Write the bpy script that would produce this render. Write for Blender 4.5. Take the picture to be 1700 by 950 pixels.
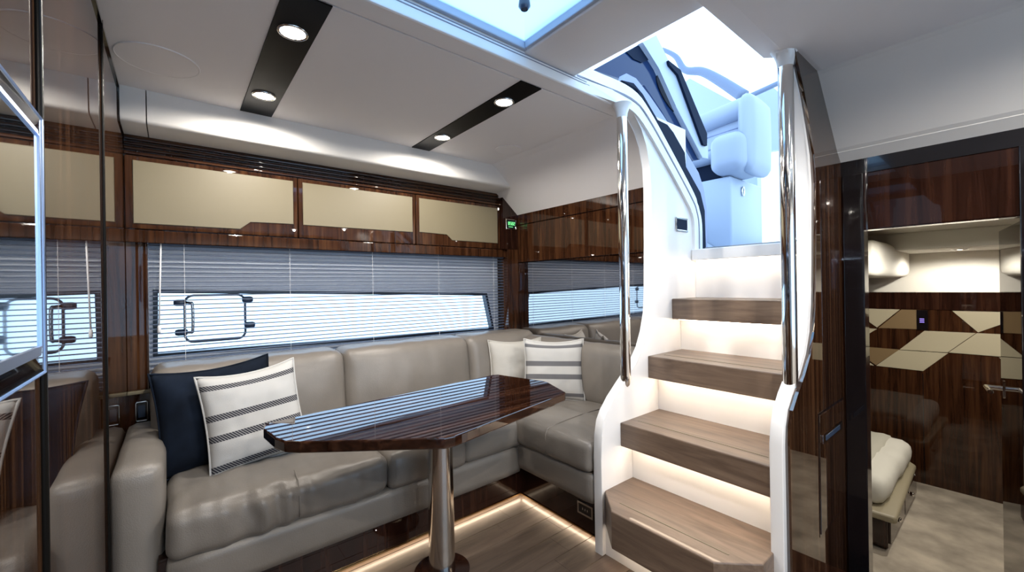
import bpy, bmesh, math, random
from mathutils import Vector, Matrix, noise
random.seed(7)
S = bpy.context.scene
C = S.collection
for o in list(bpy.data.objects): bpy.data.objects.remove(o)

# ------------------------------------------------------------------ camera
CAM_H = 1.14
yaw, pitch, roll = math.radians(50.88), math.radians(0.014), math.radians(-0.869)
F = Vector((math.cos(yaw), math.sin(yaw), 0)); Rt = Vector((math.sin(yaw), -math.cos(yaw), 0)); U = Vector((0, 0, 1))
F, U = F*math.cos(pitch)+U*math.sin(pitch), U*math.cos(pitch)-F*math.sin(pitch)
Rt, U = Rt*math.cos(roll)+U*math.sin(roll), U*math.cos(roll)-Rt*math.sin(roll)
cd = bpy.data.cameras.new('camera'); cam = bpy.data.objects.new('camera', cd); C.objects.link(cam)
cd.sensor_width = 36; cd.lens = 36*688.2/1700; cd.clip_start = 0.01
M = Matrix((Rt, U, -F)).transposed().to_4x4(); M.translation = (0, 0, CAM_H); cam.matrix_world = M
S.camera = cam

# ------------------------------------------------------------------ world, exposure
w = bpy.data.worlds.new('sky'); S.world = w; w.use_nodes = True
nt = w.node_tree; nt.nodes.clear()
bg = nt.nodes.new('ShaderNodeBackground'); wo = nt.nodes.new('ShaderNodeOutputWorld')
tc = nt.nodes.new('ShaderNodeTexCoord'); sp = nt.nodes.new('ShaderNodeSeparateXYZ'); rp = nt.nodes.new('ShaderNodeValToRGB')
rp.color_ramp.elements[0].color = (0.52, 0.74, 1.0, 1); rp.color_ramp.elements[1].color = (0.46, 0.70, 1.0, 1)
nt.links.new(tc.outputs['Generated'], sp.inputs[0]); nt.links.new(sp.outputs['Z'], rp.inputs[0])
nt.links.new(rp.outputs[0], bg.inputs[0]); bg.inputs[1].default_value = 1.35
nt.links.new(bg.outputs[0], wo.inputs[0])
S.view_settings.view_transform = 'Standard'; S.view_settings.look = 'None'
S.view_settings.exposure = 1.2; S.view_settings.gamma = 1.0; S.view_settings.use_curve_mapping = False

# ------------------------------------------------------------------ materials
MATS = {}
def principled(name):
    m = bpy.data.materials.new(name); m.use_nodes = True
    b = m.node_tree.nodes['Principled BSDF']; MATS[name] = m
    return m, b, m.node_tree.nodes, m.node_tree.links
def plain(name, col, rough=0.5, metal=0.0, coat=0.0, bump=0.0, bscale=200, var=0.0, vscale=4, ior=1.5, sheen=0.0, spec=0.5):
    m, b, n, l = principled(name); b.inputs['Specular IOR Level'].default_value = spec
    b.inputs['Base Color'].default_value = (*col, 1); b.inputs['Roughness'].default_value = rough
    b.inputs['Metallic'].default_value = metal; b.inputs['IOR'].default_value = ior
    b.inputs['Coat Weight'].default_value = coat; b.inputs['Coat Roughness'].default_value = 0.02
    b.inputs['Sheen Weight'].default_value = sheen
    t = n.new('ShaderNodeTexCoord')
    if var:
        x = n.new('ShaderNodeTexNoise'); x.inputs['Scale'].default_value = vscale; x.inputs['Detail'].default_value = 4
        r = n.new('ShaderNodeValToRGB')
        r.color_ramp.elements[0].position = 0.3; r.color_ramp.elements[1].position = 0.7
        r.color_ramp.elements[0].color = (*[c*(1-var) for c in col], 1); r.color_ramp.elements[1].color = (*[min(1, c*(1+var)) for c in col], 1)
        l.new(t.outputs['Object'], x.inputs['Vector']); l.new(x.outputs[0], r.inputs[0]); l.new(r.outputs[0], b.inputs['Base Color'])
    if bump:
        x = n.new('ShaderNodeTexNoise'); x.inputs['Scale'].default_value = bscale; x.inputs['Detail'].default_value = 3
        bp = n.new('ShaderNodeBump'); bp.inputs['Strength'].default_value = bump; bp.inputs['Distance'].default_value = 0.002
        l.new(t.outputs['Object'], x.inputs['Vector']); l.new(x.outputs[0], bp.inputs['Height']); l.new(bp.outputs[0], b.inputs['Normal'])
    return m
def wood(name, dark, mid, light, stretch, rough=0.3, coat=1.0, scale=1.0, ior=1.5, cior=1.5):
    m, b, n, l = principled(name)
    t = n.new('ShaderNodeTexCoord'); mp = n.new('ShaderNodeMapping'); mp.inputs['Scale'].default_value = [s*scale for s in stretch]
    x = n.new('ShaderNodeTexNoise'); x.inputs['Scale'].default_value = 1.0; x.inputs['Detail'].default_value = 7; x.inputs['Roughness'].default_value = 0.62; x.inputs['Distortion'].default_value = 0.8
    r = n.new('ShaderNodeValToRGB'); e = r.color_ramp.elements
    e[0].position = 0.3; e[0].color = (*dark, 1); e[1].position = 0.72; e[1].color = (*light, 1)
    k = e.new(0.5); k.color = (*mid, 1)
    l.new(t.outputs['Object'], mp.inputs[0]); l.new(mp.outputs[0], x.inputs['Vector']); l.new(x.outputs[0], r.inputs[0]); l.new(r.outputs[0], b.inputs['Base Color'])
    b.inputs['Specular IOR Level'].default_value = 0.5 if coat < 0.5 else 0.0; b.inputs['Roughness'].default_value = rough; b.inputs['Coat Weight'].default_value = coat; b.inputs['Coat Roughness'].default_value = 0.015
    b.inputs['IOR'].default_value = ior; b.inputs['Coat IOR'].default_value = cior
    return m
def emit(name, col, s):
    m = bpy.data.materials.new(name); m.use_nodes = True; n = m.node_tree.nodes; n.clear()
    e = n.new('ShaderNodeEmission'); e.inputs[0].default_value = (*col, 1); e.inputs[1].default_value = s
    o = n.new('ShaderNodeOutputMaterial'); m.node_tree.links.new(e.outputs[0], o.inputs[0]); MATS[name] = m; return m
def pane(name, tint, refl=0.08):
    m = bpy.data.materials.new(name); m.use_nodes = True; n = m.node_tree.nodes; l = m.node_tree.links; n.clear()
    t = n.new('ShaderNodeBsdfTransparent'); t.inputs[0].default_value = (*tint, 1)
    g = n.new('ShaderNodeBsdfGlossy'); g.inputs['Roughness'].default_value = 0.02
    lw = n.new('ShaderNodeLayerWeight'); lw.inputs[0].default_value = 0.5; pw = n.new('ShaderNodeMath'); pw.operation = 'POWER'; pw.inputs[1].default_value = 5; l.new(lw.outputs['Facing'], pw.inputs[0])
    fr = n.new('ShaderNodeMath'); fr.operation = 'MULTIPLY_ADD'; fr.inputs[1].default_value = 0.9; fr.inputs[2].default_value = 0.04; l.new(pw.outputs[0], fr.inputs[0])
    mx = n.new('ShaderNodeMixShader'); o = n.new('ShaderNodeOutputMaterial')
    l.new(fr.outputs[0], mx.inputs[0]); l.new(t.outputs[0], mx.inputs[1]); l.new(g.outputs[0], mx.inputs[2]); l.new(mx.outputs[0], o.inputs[0]); MATS[name] = m; return m

WD, WM, WL = (0.009, 0.0035, 0.002), (0.036, 0.0135, 0.006), (0.082, 0.034, 0.0135)
wood('walnut_v', WD, WM, WL, (34, 34, 1.6))
wood('walnut_panel', (0.008, 0.003, 0.0015), (0.024, 0.010, 0.005), (0.10, 0.045, 0.02), (60, 60, 0.8), rough=0.4, cior=2.3)
wood('walnut_dark', (0.008, 0.003, 0.002), (0.022, 0.008, 0.005), (0.045, 0.018, 0.010), (30, 30, 1.4))
wood('walnut_x', WD, WM, WL, (1.6, 34, 34))
wood('table_wood', (0.006, 0.002, 0.001), (0.020, 0.007, 0.004), (0.07, 0.028, 0.014), (3.0, 45, 45), rough=0.2, cior=1.85)
wood('oak_tread', (0.10, 0.065, 0.045), (0.17, 0.115, 0.08), (0.24, 0.17, 0.12), (26, 2.4, 26), rough=0.42, coat=0.15)
wood('oak_floor', (0.07, 0.048, 0.034), (0.115, 0.080, 0.058), (0.16, 0.115, 0.085), (2.2, 24, 24), rough=0.4, coat=0.2)
plain('ceiling_white', (0.86, 0.84, 0.84), 0.75, bump=0.12, bscale=420)
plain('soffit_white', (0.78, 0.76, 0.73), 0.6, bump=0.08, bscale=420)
plain('gloss_white', (0.86, 0.85, 0.84), 0.3, coat=0.25)
plain('cabin_white', (0.72, 0.70, 0.62), 0.6)
plain('cream_leather', (0.185, 0.157, 0.098), 0.5, bump=0.15, bscale=500)
plain('taupe_leather', (0.205, 0.182, 0.158), 0.34, bump=0.35, bscale=260, var=0.07, vscale=7)
plain('black_gloss', (0.006, 0.005, 0.006), 0.1, coat=0.6)
plain('strip_black', (0.005, 0.0045, 0.004), 0.35, spec=0.1)
plain('screen_black', (0.004, 0.005, 0.006), 0.06, coat=1.0, ior=1.6)
plain('chrome', (0.80, 0.79, 0.77), 0.06, metal=1.0)
plain('steel_brushed', (0.66, 0.62, 0.57), 0.14, metal=1.0)
plain('metal_sky_reflection', (0.50, 0.64, 0.92), 0.3, metal=1.0)  # television metal; blue window reflection is put into its base colour
plain('latch_dark', (0.03, 0.05, 0.09), 0.3, coat=0.5)
plain('slat_grey', (0.075, 0.10, 0.16), 0.5)
plain('cord_white', (0.8, 0.8, 0.82), 0.6)
plain('lining_grey', (0.74, 0.80, 0.90), 0.6)
plain('window_black', (0.02, 0.03, 0.05), 0.3)
plain('navy_velvet', (0.006, 0.010, 0.019), 0.9, var=0.55, vscale=9, spec=0.15)
plain('cream_fabric', (0.50, 0.48, 0.44), 0.85, bump=0.5, bscale=260)
plain('gold_trim', (0.62, 0.40, 0.18), 0.25, metal=1.0)
plain('mirror_tint', (0.46, 0.44, 0.43), 0.03, metal=1.0)
plain('groove_grey', (0.24, 0.24, 0.30), 0.6)
plain('seal_navy', (0.003, 0.010, 0.030), 0.7, spec=0.15)
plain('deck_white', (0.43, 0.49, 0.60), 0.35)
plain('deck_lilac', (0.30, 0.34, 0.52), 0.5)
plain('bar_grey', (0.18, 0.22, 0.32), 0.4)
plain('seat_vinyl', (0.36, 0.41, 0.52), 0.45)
plain('tinted_glass', (0.006, 0.024, 0.085), 0.12, coat=0.0, spec=0.3)
plain('deck_grey', (0.22, 0.24, 0.26), 0.7)
plain('bed_linen', (0.62, 0.60, 0.52), 0.9, bump=0.2, bscale=90)
plain('quilt_beige', (0.46, 0.44, 0.36), 0.9, bump=0.25, bscale=60)
plain('bed_frame', (0.30, 0.26, 0.17), 0.45)
plain('inlay_cream', (0.48, 0.43, 0.30), 0.35, coat=0.5)
plain('inlay_tan', (0.22, 0.15, 0.075), 0.35, coat=0.6)
plain('carpet', (0.36, 0.31, 0.24), 0.95, var=0.35, vscale=6, bump=0.6, bscale=300)
plain('screen_glow_dark', (0.01, 0.02, 0.02), 0.2)
emit('lamp_glow', (1.0, 0.93, 0.80), 14.0)
emit('led_warm', (1.0, 0.82, 0.62), 15.0)
emit('led_kick', (1.0, 0.80, 0.58), 10.0)
emit('text_green', (0.2, 0.9, 0.3), 0.8)
emit('text_purple', (0.35, 0.25, 0.9), 0.9)
pane('window_glass', (0.95, 0.98, 1.0))
def hatch_mat():
    m = bpy.data.materials.new('hatch_diffuser'); m.use_nodes = True; n = m.node_tree.nodes; l = m.node_tree.links; n.clear()
    t = n.new('ShaderNodeBsdfTranslucent'); t.inputs[0].default_value = (0.50, 0.66, 0.80, 1)
    g = n.new('ShaderNodeBsdfTransparent'); g.inputs[0].default_value = (0.75, 0.9, 1, 1)
    mx = n.new('ShaderNodeMixShader'); mx.inputs[0].default_value = 0.15
    o = n.new('ShaderNodeOutputMaterial'); l.new(t.outputs[0], mx.inputs[1]); l.new(g.outputs[0], mx.inputs[2]); l.new(mx.outputs[0], o.inputs[0]); MATS['hatch_diffuser'] = m
hatch_mat()
def stripe_mat(name, bands, base, band):
    m, b, n, l = principled(name)
    t = n.new('ShaderNodeTexCoord'); s = n.new('ShaderNodeSeparateXYZ'); l.new(t.outputs['UV'], s.inputs[0])
    r = n.new('ShaderNodeValToRGB'); r.color_ramp.interpolation = 'CONSTANT'; e = r.color_ramp.elements
    e[0].position = 0; e[0].color = (0, 0, 0, 1); e.remove(e[1])
    for a, c in bands:
        k = e.new(a); k.color = (1, 1, 1, 1); k = e.new(c); k.color = (0, 0, 0, 1)
    wv = n.new('ShaderNodeTexWave'); wv.bands_direction = 'DIAGONAL'; wv.inputs['Scale'].default_value = 22
    l.new(t.outputs['UV'], wv.inputs['Vector'])
    mr = n.new('ShaderNodeMapRange'); mr.inputs[1].default_value = 0.55; mr.inputs[2].default_value = 0.75; mr.inputs[3].default_value = 1.0; mr.inputs[4].default_value = 0.45
    l.new(wv.outputs[0], mr.inputs[0])
    mu = n.new('ShaderNodeMath'); mu.operation = 'MULTIPLY'; l.new(r.outputs[0], mu.inputs[0]); l.new(mr.outputs[0], mu.inputs[1])
    l.new(s.outputs['Y'], r.inputs[0])
    mx = n.new('ShaderNodeMixRGB'); mx.inputs[1].default_value = (*base, 1); mx.inputs[2].default_value = (*band, 1)
    l.new(mu.outputs[0], mx.inputs[0]); l.new(mx.outputs[0], b.inputs['Base Color']); b.inputs['Roughness'].default_value = 0.9
    x = n.new('ShaderNodeTexNoise'); x.inputs['Scale'].default_value = 160; bp = n.new('ShaderNodeBump'); bp.inputs['Strength'].default_value = 0.5; bp.inputs['Distance'].default_value = 0.002
    l.new(t.outputs['UV'], x.inputs['Vector']); l.new(x.outputs[0], bp.inputs['Height']); l.new(bp.outputs[0], b.inputs['Normal'])
stripe_mat('stripe_fabric', [(0.05, 0.11), (0.335, 0.395), (0.535, 0.595), (0.84, 0.895)], (0.54, 0.53, 0.51), (0.02, 0.02, 0.032))
stripe_mat('stripe_fabric_wide', [(0.06, 0.12), (0.34, 0.42), (0.55, 0.63), (0.86, 0.92)], (0.54, 0.53, 0.51), (0.035, 0.035, 0.05))

# ------------------------------------------------------------------ mesh helpers (world coordinates in, one object out)
ORG = {}
def BM(): return bmesh.new()
def box(bm, x0, x1, y0, y1, z0, z1, bev=0.0, seg=2):
    v = [bm.verts.new((x, y, z)) for z in (z0, z1) for y in (y0, y1) for x in (x0, x1)]
    fs = [bm.faces.new([v[i] for i in q]) for q in ((0, 2, 3, 1), (4, 5, 7, 6), (0, 1, 5, 4), (2, 6, 7, 3), (0, 4, 6, 2), (1, 3, 7, 5))]
    if bev:
        es = list({e for f in fs for e in f.edges}); bmesh.ops.bevel(bm, geom=es, offset=bev, segments=seg, affect='EDGES', profile=0.5)
    return bm
def prism(bm, pts, axis, a, b, bev=0.0, seg=2):
    """polygon pts in the plane across axis ('x': (y,z), 'y': (x,z), 'z': (x,y)), extruded from a to b"""
    def P(p, t):
        return {'x': (t, p[0], p[1]), 'y': (p[0], t, p[1]), 'z': (p[0], p[1], t)}[axis]
    A = [bm.verts.new(P(p, a)) for p in pts]; B = [bm.verts.new(P(p, b)) for p in pts]; n = len(pts)
    fs = [bm.faces.new(A), bm.faces.new(B[::-1])]
    for i in range(n): fs.append(bm.faces.new((A[i], B[i], B[(i+1) % n], A[(i+1) % n])))
    if bev:
        es = list(set(fs[0].edges) | set(fs[1].edges)); bmesh.ops.bevel(bm, geom=es, offset=bev, segments=seg, affect='EDGES', profile=0.5)
    return bm
def smooth_path(pts, n=6):
    P = [Vector(p) for p in pts]; out = []
    for i in range(len(P)-1):
        a = P[max(i-1, 0)]; b = P[i]; c = P[i+1]; d = P[min(i+2, len(P)-1)]
        for k in range(n):
            t = k/n; out.append(0.5*((2*b)+(c-a)*t+(2*a-5*b+4*c-d)*t*t+(3*b-a-3*c+d)*t**3))
    out.append(P[-1]); return out
def tube(bm, pts, r, n=10, closed=False, radii=None, flat=1.0):
    P = [Vector(p) for p in pts]; rings = []; m = len(P); up = None
    for i in range(m):
        if closed: t = P[(i+1) % m]-P[i-1]
        else: t = P[min(i+1, m-1)]-P[max(i-1, 0)]
        t.normalize()
        if up is None:
            up = Vector((0, 0, 1)) if abs(t.z) < 0.9 else Vector((0, 1, 0))
        s = t.cross(up)
        if s.length < 1e-5: s = t.cross(Vector((1, 0.2, 0)))
        s.normalize(); q = s.cross(t).normalized(); up = q
        rr = radii[i] if radii else r
        rings.append([bm.verts.new(P[i]+(s*math.cos(2*math.pi*k/n)*flat+q*math.sin(2*math.pi*k/n))*rr) for k in range(n)])
    for i in range(m if closed else m-1):
        a, b = rings[i], rings[(i+1) % m]
        for k in range(n): bm.faces.new((a[k], a[(k+1) % n], b[(k+1) % n], b[k]))
    if not closed: bm.faces.new(rings[0][::-1]); bm.faces.new(rings[-1])
    return bm
def lathe(bm, prof, c, n=24, axis='z'):
    """prof: list of (radius, height)"""
    rings = []
    for r, h in prof:
        ring = []
        for k in range(n):
            a = 2*math.pi*k/n; x, y = r*math.cos(a), r*math.sin(a)
            p = {'z': (c[0]+x, c[1]+y, c[2]+h), 'y': (c[0]+x, c[1]+h, c[2]+y), 'x': (c[0]+h, c[1]+x, c[2]+y)}[axis]
            ring.append(bm.verts.new(p))
        rings.append(ring)
    for a, b in zip(rings, rings[1:]):
        for k in range(n): bm.faces.new((a[k], a[(k+1) % n], b[(k+1) % n], b[k]))
    bm.faces.new(rings[0][::-1]); bm.faces.new(rings[-1]); return bm
def soft_box(bm, lo, hi, r=0.05, bulge=(0, 0, 0), n=14, wr=0.0, shear=None, seed=0.0, gather=0.0):
    """padded cushion: rounded box with bulging faces and soft wrinkles; shear(z fraction) -> (dx, dy)"""
    lo, hi = Vector(lo), Vector(hi); c = (lo+hi)/2; h = (hi-lo)/2; verts = {}
    N = [max(4, min(n, int(2*h[i]/(0.03 if n < 40 else 0.011)))) for i in range(3)]
    def vert(i, j, k):
        key = (i, j, k)
        if key in verts: return verts[key]
        q = Vector((2*i/N[0]-1, 2*j/N[1]-1, 2*k/N[2]-1))
        p = Vector((q.x*h.x, q.y*h.y, q.z*h.z))
        inn = Vector([max(-(h[a]-r), min(h[a]-r, p[a])) for a in range(3)]); d = p-inn
        if d.length > 1e-6: p = inn+d.normalized()*min(r, d.length if d.length < r else r)
        for a in range(3):
            b_, c_ = (a+1) % 3, (a+2) % 3
            p[a] += bulge[a]*q[a]*(1-q[b_]**2)*(1-q[c_]**2)
        if wr:
            s = noise.noise(Vector((p.x*9+seed, p.y*9, p.z*5)))*wr+noise.noise(Vector((p.x*26+seed, p.y*8, p.z*8)))*wr*0.55
            nrm = d.normalized() if d.length > 1e-6 else Vector((0, 0, 0))
            p += nrm*s
            if gather:   # vertical puckers on the front roll
                g = max(0, -q.y)**3*math.exp(-((q.x+0.25)/0.35)**2)
                p.y += gather*g*math.sin(p.x*70+3*noise.noise(Vector((p.x*4, p.z*9, seed))))*(0.4+0.6*abs(noise.noise(Vector((p.x*12, 1, seed)))))
        p += c
        if shear: dx, dy = shear((q.z+1)/2); p.x += dx; p.y += dy
        verts[key] = bm.verts.new(p); return verts[key]
    for a in range(3):
        b_, c_ = (a+1) % 3, (a+2) % 3
        for side in (0, N[a]):
            for j in range(N[b_]):
                for k in range(N[c_]):
                    def key(jj, kk):
                        t = [0, 0, 0]; t[a] = side; t[b_] = jj; t[c_] = kk; return vert(*t)
                    q = [key(j, k), key(j+1, k), key(j+1, k+1), key(j, k+1)]
                    bm.faces.new(q if side else q[::-1])
    return bm
def obj(name, bm, mat, parent=None, smooth=False, auto=None, org=None):
    bmesh.ops.recalc_face_normals(bm, faces=bm.faces[:])
    me = bpy.data.meshes.new(name)
    if parent is not None: o0 = ORG[parent.name]
    elif org is not None: o0 = Vector(org)
    else:
        xs = [v.co for v in bm.verts]
        o0 = Vector(((min(p.x for p in xs)+max(p.x for p in xs))/2, (min(p.y for p in xs)+max(p.y for p in xs))/2, min(p.z for p in xs)))
    for v in bm.verts: v.co -= o0
    bm.to_mesh(me); bm.free()
    o = bpy.data.objects.new(name, me); C.objects.link(o)
    me.materials.append(MATS[mat])
    if smooth:
        for p in me.polygons: p.use_smooth = True
        if auto is not None: me.set_sharp_from_angle(angle=math.radians(auto))
    if parent is not None: o.parent = parent
    else: o.location = o0
    ORG[o.name] = o0
    return o
def tag(o, label, cat, group=None):
    o['label'] = label; o['category'] = cat
    if group: o['group'] = group
    return o
def thing(name, label, cat, loc, group=None):
    o = bpy.data.objects.new(name, None); C.objects.link(o); o.location = loc; o.empty_display_size = 0.1
    ORG[o.name] = Vector(loc); return tag(o, label, cat, group)
def struct(name, bm, mat, **k):
    o = obj(name, bm, mat, **k); o['kind'] = 'structure'; return o
def copy_at(o, parent, dloc):
    c = o.copy(); C.objects.link(c); c.parent = parent; c.location = o.location+Vector(dloc); ORG[c.name] = ORG[o.name]; return c

# ------------------------------------------------------------------ room shell
PX = -0.163          # glossy panel wall on the left
YW = 2.42            # window wall inner face
XB = 2.00            # bulkhead behind the sofa return
XD = 2.15            # bulkhead with the cabin door
CZ = 1.95            # ceiling
YS0, YS1 = 0.52, 1.12  # stair well between the stringers

fl = struct('floor', box(BM(), PX, 2.05, -1.8, 2.6, -0.06, -0.012), 'walnut_dark')
y = -0.2; k = 0
first = None
while y < 1.78:
    x0 = PX-0.0; cuts = [PX+0.001, 0.25+0.37*((k*37) % 10)/10, 1.12+0.3*((k*53) % 10)/10, 1.78]
    for a, b in zip(cuts, cuts[1:]):
        y1 = min(y+0.118, 1.78)
        if y < 0.47: b2 = min(b, 1.5)
        else: b2 = b
        if b2-a > 0.03: obj('plank', box(BM(), a+0.0003, b2-0.0003, y+0.0003, y1-0.0003, -0.0118, 0.0, 0.0005, 1), 'oak_floor', fl)
    y += 0.12; k += 1
struct('floor_lobby', box(BM(), 1.5, 5.0, -1.8, 1.6, -0.40, -0.35), 'carpet')
struct('trim_1', box(BM(), 1.49, 1.5, -1.8, 0.46, -0.40, 0.0), 'walnut_dark')

# ceiling
cl = struct('ceiling', box(BM(), PX-0.1, 1.70, 1.238, 2.6, CZ, CZ+0.03), 'ceiling_white')
obj('ceiling_panel', box(BM(), PX, 1.70, 1.155, 1.233, CZ, CZ+0.04, 0.003), 'ceiling_white', cl)
obj('ceiling_backing', box(BM(), PX-0.1, 1.70, 1.16, 1.30, CZ+0.03, CZ+0.05), 'ceiling_white', cl)
obj('ceiling_panel', box(BM(), PX-0.1, 0.12, 0.58, 1.155, CZ, CZ+0.05), 'ceiling_white', cl)
bm = BM(); box(bm, 1.012, 1.29, 0.57, 1.156, CZ+0.05, CZ+0.12, 0.008, 3); obj('cross_beam', bm, 'ceiling_white', cl, smooth=True, auto=40)
bm = BM(); prism(bm, [(-1.9, 1.915), (0.455, 1.915), (0.50, 1.918), (0.58, CZ), (0.58, CZ+0.06), (-1.9, CZ+0.06)], 'x', PX-0.1, 1.66); obj('ceiling_panel', bm, 'ceiling_white', cl)
bm = BM(); prism(bm, [(-1.9, 1.915), (0.455, 1.915), (0.50, 1.918), (0.50, CZ+0.06), (-1.9, CZ+0.06)], 'x', 1.66, 1.86); obj('ceiling_panel', bm, 'ceiling_white', cl)
# sloping soffit above the sofa return
bm = BM(); prism(bm, [(1.645, CZ), (1.68, CZ-0.018), (2.005, 1.655), (2.2, 1.655), (2.2, CZ+0.04), (1.645, CZ+0.04)], 'y', 1.165, 2.6); struct('ceiling_slope', bm, 'ceiling_white')
# sloping soffit above the cabin door
bm = BM(); prism(bm, [(1.845, 1.915), (1.86, 1.905), (2.085, 1.675), (2.10, 1.664), (2.10, 2.0), (1.845, 2.0)], 'y', -1.8, 0.475); struct('ceiling_slope', bm, 'soffit_white')
bm = BM(); prism(bm, [(2.10, 1.662), (2.155, 1.622), (2.2, 1.622), (2.2, 1.8), (2.10, 1.8)], 'y', -1.8, 0.475); struct('trim_2', bm, 'soffit_white')
# rear and right closing walls
WX0, WX1, WB, WT = -0.10, 2.08, 0.62, 1.68
bm = BM(); box(bm, PX-0.1, 2.2, -1.85, -1.8, -0.4, WB); box(bm, PX-0.1, 2.2, -1.85, -1.8, WT, 2.0); box(bm, PX-0.1, WX0, -1.85, -1.8, WB, WT); box(bm, WX1, 2.2, -1.85, -1.8, WB, WT)
struct('wall_rear', bm, 'soffit_white')
bm = BM(); box(bm, WX0, WX1, -1.83, -1.825, WB, WT); struct('window_added_fill', bm, 'window_glass')  # unseen window added behind the camera to bring in fill daylight
# left glossy panel wall
wl = struct('wall_left', box(BM(), PX-0.05, PX-0.004, -1.85, 2.6, -0.05, CZ+0.02), 'black_gloss')
for a, b in ((-1.8, 0.955), (0.975, 1.716), (1.722, YW+0.02)):
    obj('wall_panel', box(BM(), PX-0.004, PX, a, b, 0.0, CZ-0.001, 0.001, 1), 'walnut_panel', wl)
bm = BM(); tube(bm, [(PX+0.001, 0.965, 0.0), (PX+0.001, 0.965, CZ)], 0.006, 12); obj('edge_strip', bm, 'strip_black', wl, smooth=True, auto=50)

bm = BM(); tube(bm, [(PX+0.001, 1.719, 0.0), (PX+0.001, 1.719, CZ)], 0.005, 12); obj('edge_strip', bm, 'strip_black', wl, smooth=True, auto=50)
bm = BM(); box(bm, PX, PX+0.005, -1.7, 2.205, CZ-0.014, CZ-0.0005); prism(bm, [(2.205, CZ-0.0005), (2.205, CZ-0.014), (2.207, 1.828), (2.224, 1.810), (2.46, 1.803), (2.46, 1.9), (2.30, CZ-0.0005)], 'x', PX, PX+0.004); obj('ceiling_lip', bm, 'black_gloss', wl)
# window wall: lining with the trapezoid opening, wood posts, lower panel
WZ = [(-0.077, 1.149), (1.791, 1.090), (1.852, 0.813), (-0.081, 0.839)]
bm = BM()
outer = [(PX-0.1, 1.5), (2.15, 1.5), (2.15, 0.0), (PX-0.1, 0.0)]
for i in range(4):
    q = [outer[i], outer[(i+1) % 4], WZ[(i+1) % 4], WZ[i]]
    prism(bm, q, 'y', 2.50, 2.56)
wb = struct('wall_back', bm, 'lining_grey')
bm = BM(); box(bm, PX-0.1, 2.15, 2.52, 2.56, 1.5, 2.0); obj('upper_lining', bm, 'lining_grey', wb)
obj('post', box(BM(), PX, -0.092, YW, 2.50, 0.712, 1.42, 0.002, 1), 'walnut_v', wb)
obj('post', box(BM(), 1.893, XB+0.05, 2.372, 2.50, 0.60, 1.42, 0.002, 1), 'walnut_v', wb)
obj('lower_panel', box(BM(), PX, -0.08, YW+0.003, 2.50, 0.0, 0.698), 'walnut_dark', wb)
obj('ledge', box(BM(), PX, -0.07, YW-0.02, 2.50, 0.698, 0.712, 0.003), 'cream_leather', wb)
# window frame ring
bm = BM()
inn = [(-0.060, 1.132), (1.775, 1.075), (1.832, 0.830), (-0.064, 0.855)]
for i in range(4): prism(bm, [WZ[i], WZ[(i+1) % 4], inn[(i+1) % 4], inn[i]], 'y', 2.495, 2.54)
win = struct('window_1', bm, 'window_black')
bm = BM(); prism(bm, inn, 'y', 2.53, 2.535); obj('pane', bm, 'window_glass', win)
# opening porthole frame mounted on the pane
def rrect(x0, x1, z0, z1, r, yy, n=5):
    out = []
    for cx, cz, a0 in ((x1-r, z1-r, 0), (x0+r, z1-r, 90), (x0+r, z0+r, 180), (x1-r, z0+r, 270)):
        for k in range(n+1):
            a = math.radians(a0+90*k/n); out.append((cx+r*math.cos(a), yy, cz+r*math.sin(a)))
    return out
bm = BM(); tube(bm, rrect(0.035, 0.278, 0.895, 1.118, 0.035, 2.512), 0.0055, 8, closed=True); obj('porthole_frame', bm, 'latch_dark', win, smooth=True)
for lx, lz in ((0.018, 1.085), (0.022, 0.945), (0.288, 1.092), (0.296, 0.962)):
    bm = BM(); soft_box(bm, (lx-0.025, 2.492, lz-0.016), (lx+0.025, 2.515, lz+0.016), 0.011); obj('porthole_latch', bm, 'latch_dark', win, smooth=True)
bm = BM(); tube(bm, smooth_path([(0.035, 2.50, 1.085), (0.055, 2.485, 1.083), (0.064, 2.482, 1.07), (0.064, 2.482, 0.955), (0.055, 2.485, 0.945), (0.035, 2.50, 0.945)], 4), 0.007, 8); obj('porthole_handle', bm, 'steel_brushed', win, smooth=True)

# venetian blind
bl = thing('venetian_blind', 'grey horizontal slat blind hanging over the long side window', 'blind', (0.9, 2.455, 0.74))
bx0, bx1 = -0.088, 1.925
obj('headrail', box(BM(), bx0, bx1, 2.424, 2.455, 1.345, 1.385, 0.003), 'slat_grey', bl)
bm = BM(); prof = []
for k in range(5):
    t = k/4-0.5; prof.append((2.435+t*0.021, -t*t*0.010))
lower = [(a, b-0.0022) for a, b in prof[::-1]]
bm2 = BM(); prism(bm2, [(a, b+0.745) for a, b in prof+lower], 'x', bx0, bx1)
s0 = obj('slat', bm2, 'slat_grey', bl)
for k in range(1, 29): copy_at(s0, bl, (0, 0, 0.0209*k))
for cx in (0.035, 0.47, 0.91, 1.35, 1.80):
    bm = BM(); tube(bm, [(cx, 2.424, 0.74), (cx, 2.424, 1.36)], 0.0009, 5); obj('ladder_cord', bm, 'cord_white', bl)
bm = BM(); tube(bm, [(-0.046, 2.418, 1.36), (-0.056, 2.414, 0.985)], 0.0032, 8); wn = obj('tilt_wand', bm, 'cord_white', bl, smooth=True)
bm = BM(); lathe(bm, [(0.004, 0), (0.007, 0.004), (0.006, 0.03), (0.003, 0.034)], (-0.056, 2.414, 0.955), 8); obj('wand_tip', bm, 'cord_white', wn, smooth=True)
obj('bottom_rail', box(BM(), bx0, bx1, 2.425, 2.45, 0.722, 0.736, 0.003), 'slat_grey', bl)

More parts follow.
